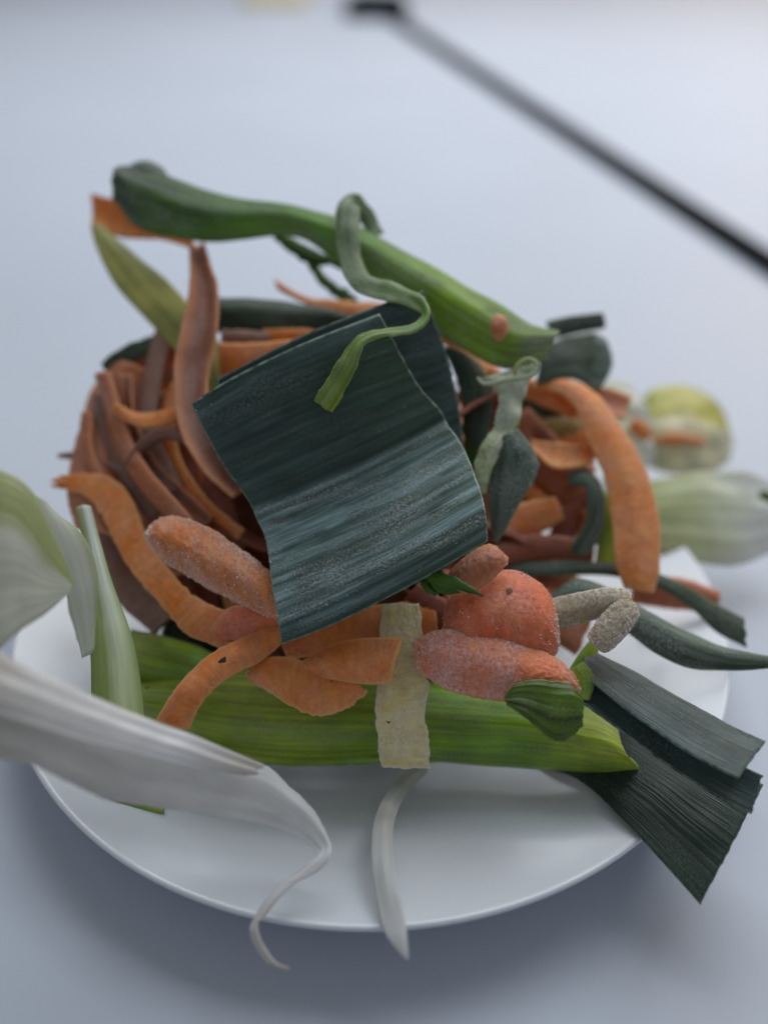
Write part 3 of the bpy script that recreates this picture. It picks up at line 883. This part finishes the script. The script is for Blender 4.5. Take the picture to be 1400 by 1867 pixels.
PT = T(loft('potato_peel', sh([
    [(696, 1100, 21.2), (692, 1160, 21.05), (697, 1215, 20.85), (686, 1262, 20.65), (684, 1315, 20.5), (690, 1368, 20.5), (694, 1396, 20.6)],
    [(764, 1102, 21.2), (771, 1160, 21.0), (764, 1215, 20.8), (781, 1245, 20.65), (774, 1300, 20.5), (782, 1358, 20.5), (783, 1402, 20.6)]], 0.5),
    M['potato'], nu=110, nv=34, thick=.12, bulge=.07, ragv=.05, ragu=.05, ragf=4.5, wob=.05, fine=.022), 'tan potato peel hanging down over the green stalk', 'potato peel')
frost(PT[0], PT[1], PT[2], 700, .018, M['ice'], 12, lambda u, v: .25 + (.75 if (v < .05 or v > .95 or u > .97) else 0))
speck(PT[0], PT[1][77, 9], PT[2][77, 9], .0010, 7, 'dirt', 1.2)
RD = T(loft('carrot_end', sh([
    [(806, 1150, 21.4), (812, 1100, 21.5), (845, 1062, 21.5), (900, 1041, 21.4), (950, 1042, 21.3), (992, 1070, 21.2), (1013, 1115, 21.1), (1018, 1172, 21.0)],
    [(812, 1172, 21.2), (840, 1190, 21.0), (870, 1200, 20.9), (905, 1210, 20.9), (940, 1215, 20.9), (975, 1212, 20.9), (1000, 1205, 20.9), (1016, 1190, 20.95)]], 0.2),
    M['red'], nu=90, nv=46, thick=.9, bulge=.5, dome=True, lens=True, wob=.05, fine=.014), 'rounded red-orange carrot end with a frosty rim', 'carrot end')
frost(RD[0], RD[1], RD[2], 3600, .026, M['ice_pink'], 9, lambda u, v: .07 + (.84 if v < .035 and u > .3 else 0) + (.4 if u > .8 and v < .5 else 0))
speck(RD[0], RD[1][46, 11], RD[2][46, 11], .0012, 21, 'pit', 1.6)
PK = T(loft('carrot_peel', sh([
    [(752, 1170, 20.95), (800, 1148, 20.9), (880, 1154, 20.75), (950, 1172, 20.6), (1008, 1196, 20.5), (1044, 1226, 20.4), (1058, 1256, 20.4)],
    [(765, 1225, 20.75), (810, 1256, 20.55), (870, 1274, 20.4), (925, 1280, 20.3), (980, 1280, 20.25), (1028, 1274, 20.25), (1057, 1264, 20.35)]], 0.3),
    M['pink'], nu=100, nv=36, thick=.2, bulge=.36, ragv=.02, wob=.05, fine=.03), 'pinkish frosted carrot peel with an orange edge below the rounded carrot end', 'carrot peel', CG)
frost(PK[0], PK[1], PK[2], 4200, .020, M['ice_pink'], 10, lambda u, v: .15 + .6 * max(0, .75 - u))
T(loft('leek_leaf', [
    [(921, 1272, 20.0), (940, 1246, 20.0), (995, 1239, 19.95), (1040, 1246, 19.95), (1056, 1272, 19.95)],
    [(926, 1284, 19.85), (962, 1312, 19.75), (1008, 1350, 19.75), (1040, 1346, 19.75), (1064, 1326, 19.8)]],
    M['scrap'], nu=60, nv=40, thick=.05, bulge=.10, ribs=.035, ribf=7, ragv=.04, ragu=.04, wob=.10, wobf=1.8), 'small folded glossy green scrap in front of the pinkish peel', 'leek leaf', LG)
T(loft('carrot_peel', [
    [(812, 1050, 21.4), (850, 1012, 21.4), (892, 992, 21.4), (926, 1016, 21.3)],
    [(812, 1085, 21.1), (855, 1082, 21.0), (892, 1062, 21.0), (926, 1028, 21.15)]],
    M['brown'], nu=44, nv=24, thick=.4, bulge=.28, dome=True, lens=True, fine=.03), 'wrinkled brown carrot stub above the rounded carrot end', 'carrot peel', CG)
for i, (pts, lab) in enumerate((
    ([(772, 1050, 20.6, 6), (800, 1056, 20.4, 12), (835, 1066, 20.3, 10), (880, 1087, 20.2, 2)], 'feathery green frond poking out below the broad leaf'),
    ([(785, 1058, 20.5, 7), (806, 1074, 20.4, 9), (838, 1080, 20.3, 2)], 'short forked green frond tip under the broad leaf'),
    ([(770, 1062, 20.5, 7), (782, 1076, 20.4, 6), (796, 1084, 20.35, 2)], 'tiny green frond tip left of the feathery frond'))):
    T(ribbon('green_frond', pts, M['frond'], nu=30, nv=7, thick=.03, bulge=.03, ragv=.04), lab, 'herb frond')
T(ribbon('root_piece', [(995, 1124, 21.6, 30), (1060, 1108, 21.45, 28), (1120, 1094, 21.3, 23), (1150, 1098, 21.2, 18)],
         M['tan'], nu=50, nv=18, thick=.3, bulge=.2, fine=.03, wob=.06), 'tan root stick behind the rounded carrot end', 'root piece')
CK = T(loft('root_piece', [
    [(1072, 1158, 21.0), (1100, 1118, 21.05), (1132, 1090, 21.1), (1160, 1100, 21.1)],
    [(1078, 1172, 20.8), (1104, 1191, 20.7), (1140, 1162, 20.75), (1167, 1122, 20.9)]],
    M['tan'], nu=50, nv=30, thick=.35, bulge=.16, dome=True, lens=True, fine=.035, wob=.05), 'frost covered root chunk at the end of the tan stick', 'root piece')
frost(CK[0], CK[1], CK[2], 1300, .024, M['ice_pink'], 14, lambda u, v: .7)

# ------------------------------------------------------------------ right side, front
T(loft('leek_leaf', [
    [(1040, 1225, 23.8), (1110, 1285, 23.0), (1200, 1335, 22.0), (1300, 1390, 21.1), (1392, 1432, 20.4)],
    [(960, 1395, 23.1), (1050, 1420, 22.1), (1130, 1490, 20.7), (1210, 1575, 19.7), (1277, 1650, 19.1)]],
    M['leaf_black'], nu=70, nv=40, thick=.08, bulge=.1, ragu=.022, ragf=7, wob=.07, ribs=.006, ribf=4), 'widest dark leek leaf hanging over the right rim of the plate', 'leek leaf', LG)
T(loft('leek_leaf', [
    [(1060, 1215, 21.3), (1140, 1270, 20.8), (1240, 1330, 20.3), (1330, 1385, 19.9), (1392, 1415, 19.6)],
    [(1040, 1262, 20.9), (1135, 1335, 20.4), (1235, 1406, 19.9), (1320, 1460, 19.5), (1370, 1484, 19.35)]],
    M['leaf_slate'], nu=70, nv=26, thick=.09, bulge=-.05, ragu=.06, ragf=5, wob=.04, ribs=.008, ribf=4), 'middle dark leek strip with a torn end between two dark leaves', 'leek leaf', LG)
T(loft('leek_leaf', [
    [(1070, 1180, 21.6), (1160, 1226, 21.0), (1270, 1288, 20.4), (1340, 1326, 20.0), (1396, 1352, 19.7)],
    [(1060, 1226, 20.9), (1150, 1300, 20.2), (1240, 1362, 19.6), (1300, 1396, 19.2), (1346, 1416, 18.95)]],
    M['leaf_slate'], nu=70, nv=30, thick=.10, bulge=.04, ragu=.012, ragf=10, wob=.03, ribs=.008, ribf=4), 'topmost flat dark leek strip with a straight cut end at the right', 'leek leaf', LG)
T(ribbon('leek_leaf', [(1050, 1215, 20.9, 16), (1066, 1240, 20.8, 18), (1060, 1275, 20.8, 16)], M['stalk'], nu=24, thick=.06, bulge=.05),
  'small green sliver between the pinkish peel and the dark strips', 'leek leaf', LG)
T(ribbon('leek_leaf', [(1085, 1170, 21.6, 10), (1068, 1205, 21.3, 18), (1050, 1240, 21.1, 20)], M['stalk'], nu=24, thick=.06, bulge=.05),
  'bright green sliver below the frosted root chunk', 'leek leaf', LG)
T(loft('leek_leaf', [
    [(1005, 1082, 23.4), (1050, 1054, 23.4), (1110, 1074, 23.1), (1170, 1108, 22.9), (1250, 1150, 22.6), (1330, 1182, 22.3), (1440, 1200, 22.0)],
    [(1012, 1110, 23.1), (1080, 1120, 22.9), (1145, 1156, 22.7), (1200, 1195, 22.4), (1262, 1220, 22.2), (1335, 1223, 22.1), (1440, 1218, 21.9)]],
    M['frostgreen'], nu=90, nv=24, thick=.10, bulge=.26, wob=.05), 'frosted green rolled leaf pointing right past the root chunk', 'leek leaf', LG)
T(loft('leek_leaf', [
    [(920, 1030, 24.4), (1010, 1022, 24.6), (1115, 1026, 24.8), (1200, 1046, 24.8), (1270, 1080, 24.6), (1320, 1108, 24.5), (1356, 1126, 24.4)],
    [(925, 1052, 24.2), (1015, 1050, 24.4), (1110, 1050, 24.6), (1195, 1070, 24.6), (1262, 1112, 24.4), (1305, 1152, 24.2), (1358, 1180, 24.1)]],
    M['leaf_dark'], nu=70, nv=16, thick=.07, bulge=.08, wob=.06, ragu=.1), 'thin dark green leaf with a notched tip behind the frosted rolled leaf', 'leek leaf', LG)
T(ribbon('carrot_peel', [(1150, 1075, 26.4, 26), (1230, 1082, 26.2, 30), (1310, 1098, 26.0, 20)], M['brown'], thick=.12, bulge=.12, ragv=.03),
  'brown peel lying on the plate below the big right orange peel', 'carrot peel', CG)
T(loft('carrot_peel', [
    [(975, 690, 25.7), (1030, 688, 25.7), (1088, 718, 25.5), (1140, 788, 25.1), (1180, 862, 24.7), (1202, 950, 24.3), (1202, 1040, 24.0), (1192, 1082, 23.9)],
    [(970, 712, 25.5), (1010, 712, 25.4), (1046, 740, 25.2), (1070, 800, 24.8), (1100, 865, 24.5), (1114, 945, 24.2), (1120, 1020, 23.9), (1138, 1074, 23.8)]],
    M['salmon'], nu=90, nv=22, thick=.11, bulge=.16, ragv=.02, fine=.014), 'big arched orange carrot peel on the right side of the heap', 'carrot peel', CG)
for pts, m, lab in (
    ([(955, 705, 25.9, 18), (1000, 722, 25.9, 22), (1055, 748, 25.9, 18)], 'orange', 'orange fold under the top of the big arched peel'),
    ([(940, 760, 26.0, 30), (1000, 840, 25.9, 42), (1060, 890, 25.8, 46)], 'brown', 'brown peel in the shade under the big arched peel'),
    ([(905, 985, 24.7, 26), (960, 950, 24.9, 34), (1020, 925, 25.0, 22)], 'orange', 'orange peel in the shade right of the grey-green pod'),
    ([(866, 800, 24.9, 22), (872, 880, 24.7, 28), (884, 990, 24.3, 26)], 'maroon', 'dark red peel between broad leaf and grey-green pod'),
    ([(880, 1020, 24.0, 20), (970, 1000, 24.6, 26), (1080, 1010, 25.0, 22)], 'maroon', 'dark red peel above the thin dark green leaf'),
    ([(745, 1085, 22.3, 30), (790, 1120, 22.1, 34), (830, 1140, 22.0, 30)], 'maroon', 'dark red peel left of the rounded carrot end'),
    ([(860, 655, 25.0, 12), (890, 678, 24.8, 16), (920, 700, 24.6, 14)], 'orange2', 'small orange tip below the right end of the long green leaf')):
    T(ribbon('carrot_peel', pts, M[m], thick=.10, bulge=.12, ragv=.03), lab, 'carrot peel', CG)
T(loft('potato_piece', [
    [(955, 790, 26.4), (980, 752, 26.5), (1030, 744, 26.5), (1075, 770, 26.4)],
    [(958, 805, 26.2), (990, 815, 26.1), (1035, 815, 26.1), (1078, 795, 26.2)]],
    M['ochre'], nu=40, nv=22, thick=.4, bulge=.25, dome=True, lens=True), 'ochre potato piece framed by the big arched peel', 'potato piece')
T(loft('carrot_peel', [
    [(966, 802, 25.4), (1010, 806, 25.2), (1050, 808, 25.1), (1088, 812, 25.1)],
    [(972, 818, 25.1), (1004, 848, 24.8), (1040, 852, 24.8), (1084, 842, 24.9)]],
    M['salmon'], nu=40, nv=16, thick=.12, bulge=-.08, ragv=.03), 'small curled salmon peel inside the big arched peel', 'carrot peel', CG)
CR = T(loft('leek_leaf', [
    [(874, 690, 23.4), (908, 720, 23.3), (898, 780, 23.0), (866, 836, 22.7), (866, 900, 22.5)],
    [(978, 664, 23.5), (956, 722, 23.3), (944, 772, 23.0), (904, 840, 22.7), (886, 900, 22.5)]],
    M['crumple'], nu=80, nv=28, thick=.10, bulge=.12, ragv=.04, ribs=.03, ribf=5, wob=.12, wobf=2.2, fine=.025), 'crumpled pale green leek scrap with frost, right of the broad leaf', 'leek leaf', LG)
frost(CR[0], CR[1], CR[2], 900, .024, M['ice'], 17, lambda u, v: .5)
T(ribbon('leek_fibre', [(870, 688, 23.1, 3), (885, 700, 23.0, 4), (925, 692, 22.95, 5), (968, 684, 22.9, 5), (978, 664, 22.95, 5), (962, 655, 23.0, 4), (942, 668, 23.0, 4), (938, 690, 23.0, 3)],
         M['crumple'], nu=60, nv=7, thick=.05, bulge=.03), 'looped pale fibre on top of the crumpled leek scrap', 'leek fibre')
PD = T(loft('leek_leaf', [
    [(912, 800, 22.9), (893, 858, 22.8), (890, 920, 22.8), (901, 988, 22.9)],
    [(944, 782, 22.9), (976, 828, 22.8), (978, 868, 22.8), (906, 990, 22.9)]],
    M['frostgreen'], nu=60, nv=30, thick=.09, bulge=.22, wob=.07, ragv=.02), 'grey-green frosted leaf shaped like a pod beside the broad leaf', 'leek leaf', LG)
frost(PD[0], PD[1], PD[2], 500, .022, M['ice'], 18, lambda u, v: .4)
T(loft('leek_leaf', [
    [(805, 630, 24.4), (835, 700, 24.2), (845, 780, 24.0), (850, 830, 23.9)],
    [(878, 668, 24.4), (897, 705, 24.2), (896, 760, 24.0), (880, 830, 23.9)]],
    M['leaf_dark'], nu=40, nv=18, thick=.07, bulge=.2), 'dark green leaf standing between the broad leaf and the crumpled scrap', 'leek leaf', LG)
T(loft('leek_leaf', [
    [(1035, 860, 25.2), (1070, 855, 25.0), (1098, 890, 24.8), (1102, 950, 24.8), (1080, 1010, 24.9)],
    [(1040, 890, 24.9), (1065, 890, 24.7), (1070, 920, 24.6), (1062, 960, 24.7), (1030, 1010, 24.8)]],
    M['frostgreen'], nu=50, nv=18, thick=.08, bulge=.12), 'folded grey-green leaf in the shade inside the big arched peel', 'leek leaf', LG)
T(ribbon('leek_leaf', [(1085, 900, 25.6, 20), (1110, 960, 25.4, 22), (1105, 1030, 25.2, 20)], M['stalk'], nu=30, thick=.08, bulge=.08),
  'olive green strip just behind the big arched peel', 'leek leaf', LG)
T(ribbon('leek_leaf', [(850, 770, 24.0, 16), (868, 800, 23.9, 20), (862, 850, 23.8, 16)], M['scrap'], nu=30, thick=.07, bulge=.06),
  'bright green bit at the right edge of the broad leaf', 'leek leaf', LG)

# ------------------------------------------------------------------ right back, out of focus
T(loft('leek_chunk', sh([
    [(1150, 885, 28.0), (1250, 864, 28.0), (1345, 858, 28.1), (1425, 880, 28.2)],
    [(1150, 935, 27.5), (1260, 930, 27.3), (1350, 938, 27.3), (1440, 942, 27.6)],
    [(1160, 1005, 27.3), (1255, 1022, 27.0), (1340, 1032, 27.0), (1420, 1002, 27.3)]], 1.3),
    M['whitegreen'], nu=60, nv=44, thick=.09, ribs=.05, ribf=2.6, wob=.12, ragu=.45, ragf=1.4), 'pale ribbed leek base fanning out at the right', 'leek chunk', LG)
RL = T(loft('leek_chunk', sh([
    [(1160, 760, 30.6), (1185, 712, 30.7), (1245, 704, 30.6), (1305, 730, 30.5), (1332, 790, 30.4)],
    [(1165, 800, 29.5), (1200, 780, 29.2), (1250, 775, 29.1), (1300, 790, 29.3), (1332, 810, 29.8)],
    [(1175, 850, 29.6), (1210, 862, 29.1), (1255, 866, 29.0), (1300, 860, 29.2), (1330, 840, 29.7)]], 2.4),
    leaf('leek_roll', [(0, (.74, .72, .42)), (1, (.76, .74, .42))], fib=.15, trans=.3, rough=.35, fibs=4,
         across=[(0, (.85, .85, .5)), (.40, (.75, .72, .18)), (.52, (1.25, 1.2, 1.6)), (1, (1.3, 1.25, 1.7))]),
    nu=50, nv=34, thick=.15, bulge=.15, wob=.1), 'rounded yellow and white leek roll behind the ribbed base', 'leek chunk', LG)
T(ribbon('carrot_peel', [(1195, 803, 31.3, 9), (1235, 800, 31.1, 12), (1285, 806, 31.2, 8)], M['salmon'], nu=24, thick=.1, bulge=.06),
  'thin salmon peel lying across the yellow and white leek roll', 'carrot peel', CG)
T(loft('leek_chunk', sh([
    [(1075, 740, 29.2), (1100, 700, 29.3), (1145, 705, 29.3), (1180, 745, 29.2)],
    [(1090, 800, 28.6), (1120, 830, 28.3), (1165, 860, 28.1), (1195, 840, 28.4)]], 2),
    M['whitegreen'], nu=44, nv=30, thick=.5, bulge=.45, dome=True, lens=True, wob=.25, wobf=1.5), 'lumpy whitish leek piece between the arched peel and the leek roll', 'leek chunk', LG)
T(ribbon('carrot_peel', [(1150, 770, 29.9, 12), (1170, 785, 29.8, 16), (1182, 800, 29.8, 10)], M['salmon'], nu=20, thick=.1, bulge=.06),
  'salmon fleck on the lumpy whitish leek piece', 'carrot peel', CG)
T(ribbon('leek_strip', [(1385, 900, 28.6, 8), (1405, 908, 28.6, 9), (1440, 920, 28.6, 8)], M['frond'], nu=16, thick=.06, bulge=.03),
  'small green tip beyond the ribbed leek base', 'leek strip', LG)

# ------------------------------------------------------------------ scraps buried in the heap
from mathutils import Euler
CN = {'brown': 'brown', 'maroon': 'dark red', 'orange': 'orange', 'trough': 'dark-centred brown'}
rb = random.Random(11)
for i in range(13):                     # peels sweeping down the left flank
    t = i / 12
    x0, y0 = 235 + 260 * t + rb.uniform(-14, 14), 735 - 60 * t + rb.uniform(-20, 20)
    x1, y1 = 250 + 290 * t + rb.uniform(-20, 20), 1090 + 60 * t + rb.uniform(-20, 20)
    D0, D1 = 26.3 + rb.uniform(-.5, .4), 24.5 + rb.uniform(-.4, .4)
    b = rb.uniform(18, 46)
    m = ('brown', 'maroon', 'orange', 'trough', 'maroon')[i % 5]
    T(ribbon('carrot_peel', [(x0, y0, D0, rb.uniform(16, 24), .15), (x0 * .62 + x1 * .38 - b, y0 * .62 + y1 * .38, D0 * .62 + D1 * .38 - .1, rb.uniform(22, 32), rb.uniform(-.4, .4)),
                             (x0 * .3 + x1 * .7 - b * .5, y0 * .3 + y1 * .7, D0 * .3 + D1 * .7, rb.uniform(22, 32), rb.uniform(-.4, .4)), (x1, y1, D1, 18, 0)],
             M[m], nu=40, thick=.09, bulge=rb.choice((-.14, .14)), ragv=.03),
      'narrow %s peel among the layered peels of the left flank' % CN[m], 'carrot peel', '%s layered peels of the left flank' % CN[m])
for i in range(11):
    x0, y0 = rb.uniform(850, 1090), rb.uniform(720, 1000)
    a, L = rb.uniform(-.9, .9) + (1.57 if i % 3 == 0 else 0), rb.uniform(70, 115)
    D0 = 26.6 - (y0 - 700) * .0045 + rb.uniform(-.3, .3)
    m = ('maroon', 'brown', 'orange')[i % 3]
    T(ribbon('carrot_peel', [(x0 + math.cos(a) * L * q, y0 + math.sin(a) * L * q + 14 * q * q, D0 - q * math.sin(a) * .5, 26 - 6 * abs(q), rb.uniform(-.3, .3)) for q in (-1, -.3, .4, 1)],
             M[m], nu=36, thick=.09, bulge=rb.choice((-.12, .14)), ragv=.03),
      'narrow %s peel among the layered peels inside the big arched peel' % CN[m], 'carrot peel', '%s layered peels inside the arched peel' % CN[m])
rnd = random.Random(4)


def core_sheet(name, c, L, W, eul, curl, mat):
    nu, nv = 16, 9
    R = Euler(eul).to_matrix()
    G = np.zeros((nu, nv, 3))
    for i in range(nu):
        for j in range(nv):
            x = (i / (nu - 1) - .5) * L
            y = (j / (nv - 1) - .5) * W
            p = R @ Vector((x, y, curl * (x * x / L + y * y / W)))
            G[i, j] = np.array([c[0] + p.x, c[1] + p.y, max(.75, c[2] + p.z)]) / 100
    return shell(name, G, mat, thick=.1, ragv=.06, ragu=.08, wob=.12)


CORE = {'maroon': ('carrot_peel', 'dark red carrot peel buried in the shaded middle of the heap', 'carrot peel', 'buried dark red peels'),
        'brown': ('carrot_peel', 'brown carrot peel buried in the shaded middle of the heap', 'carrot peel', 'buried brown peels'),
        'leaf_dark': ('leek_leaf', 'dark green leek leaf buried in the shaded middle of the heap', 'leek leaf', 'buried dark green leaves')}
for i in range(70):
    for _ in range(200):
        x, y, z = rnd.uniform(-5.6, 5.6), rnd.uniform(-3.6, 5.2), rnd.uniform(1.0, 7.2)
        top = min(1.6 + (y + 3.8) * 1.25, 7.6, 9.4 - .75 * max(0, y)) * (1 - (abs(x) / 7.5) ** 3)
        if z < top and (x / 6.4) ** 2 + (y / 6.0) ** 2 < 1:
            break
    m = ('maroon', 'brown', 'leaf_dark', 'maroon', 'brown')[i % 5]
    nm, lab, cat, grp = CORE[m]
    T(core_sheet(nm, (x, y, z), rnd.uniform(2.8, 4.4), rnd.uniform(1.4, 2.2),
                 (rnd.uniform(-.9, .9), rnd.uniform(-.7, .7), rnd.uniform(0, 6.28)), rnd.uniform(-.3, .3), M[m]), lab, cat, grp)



def dplane(py, z):
    return 100 * (z - CAM[2]) / (-SP + (933.5 - py) / FPX * CP)


dz = dplane(6, .004)
T(loft('vegetable_scrap', [
    [(440, 2, dz), (470, 10, dz), (520, 11, dz), (565, 3, dz)],
    [(445, -30, dz + 1), (480, -45, dz + 2), (520, -45, dz + 2), (560, -30, dz + 1)]],
    M['cream'], nu=24, nv=12, thick=1.0, bulge=.8, dome=True, lens=True), 'blurred yellowish scrap on the table beside the black strip', 'vegetable crumb')
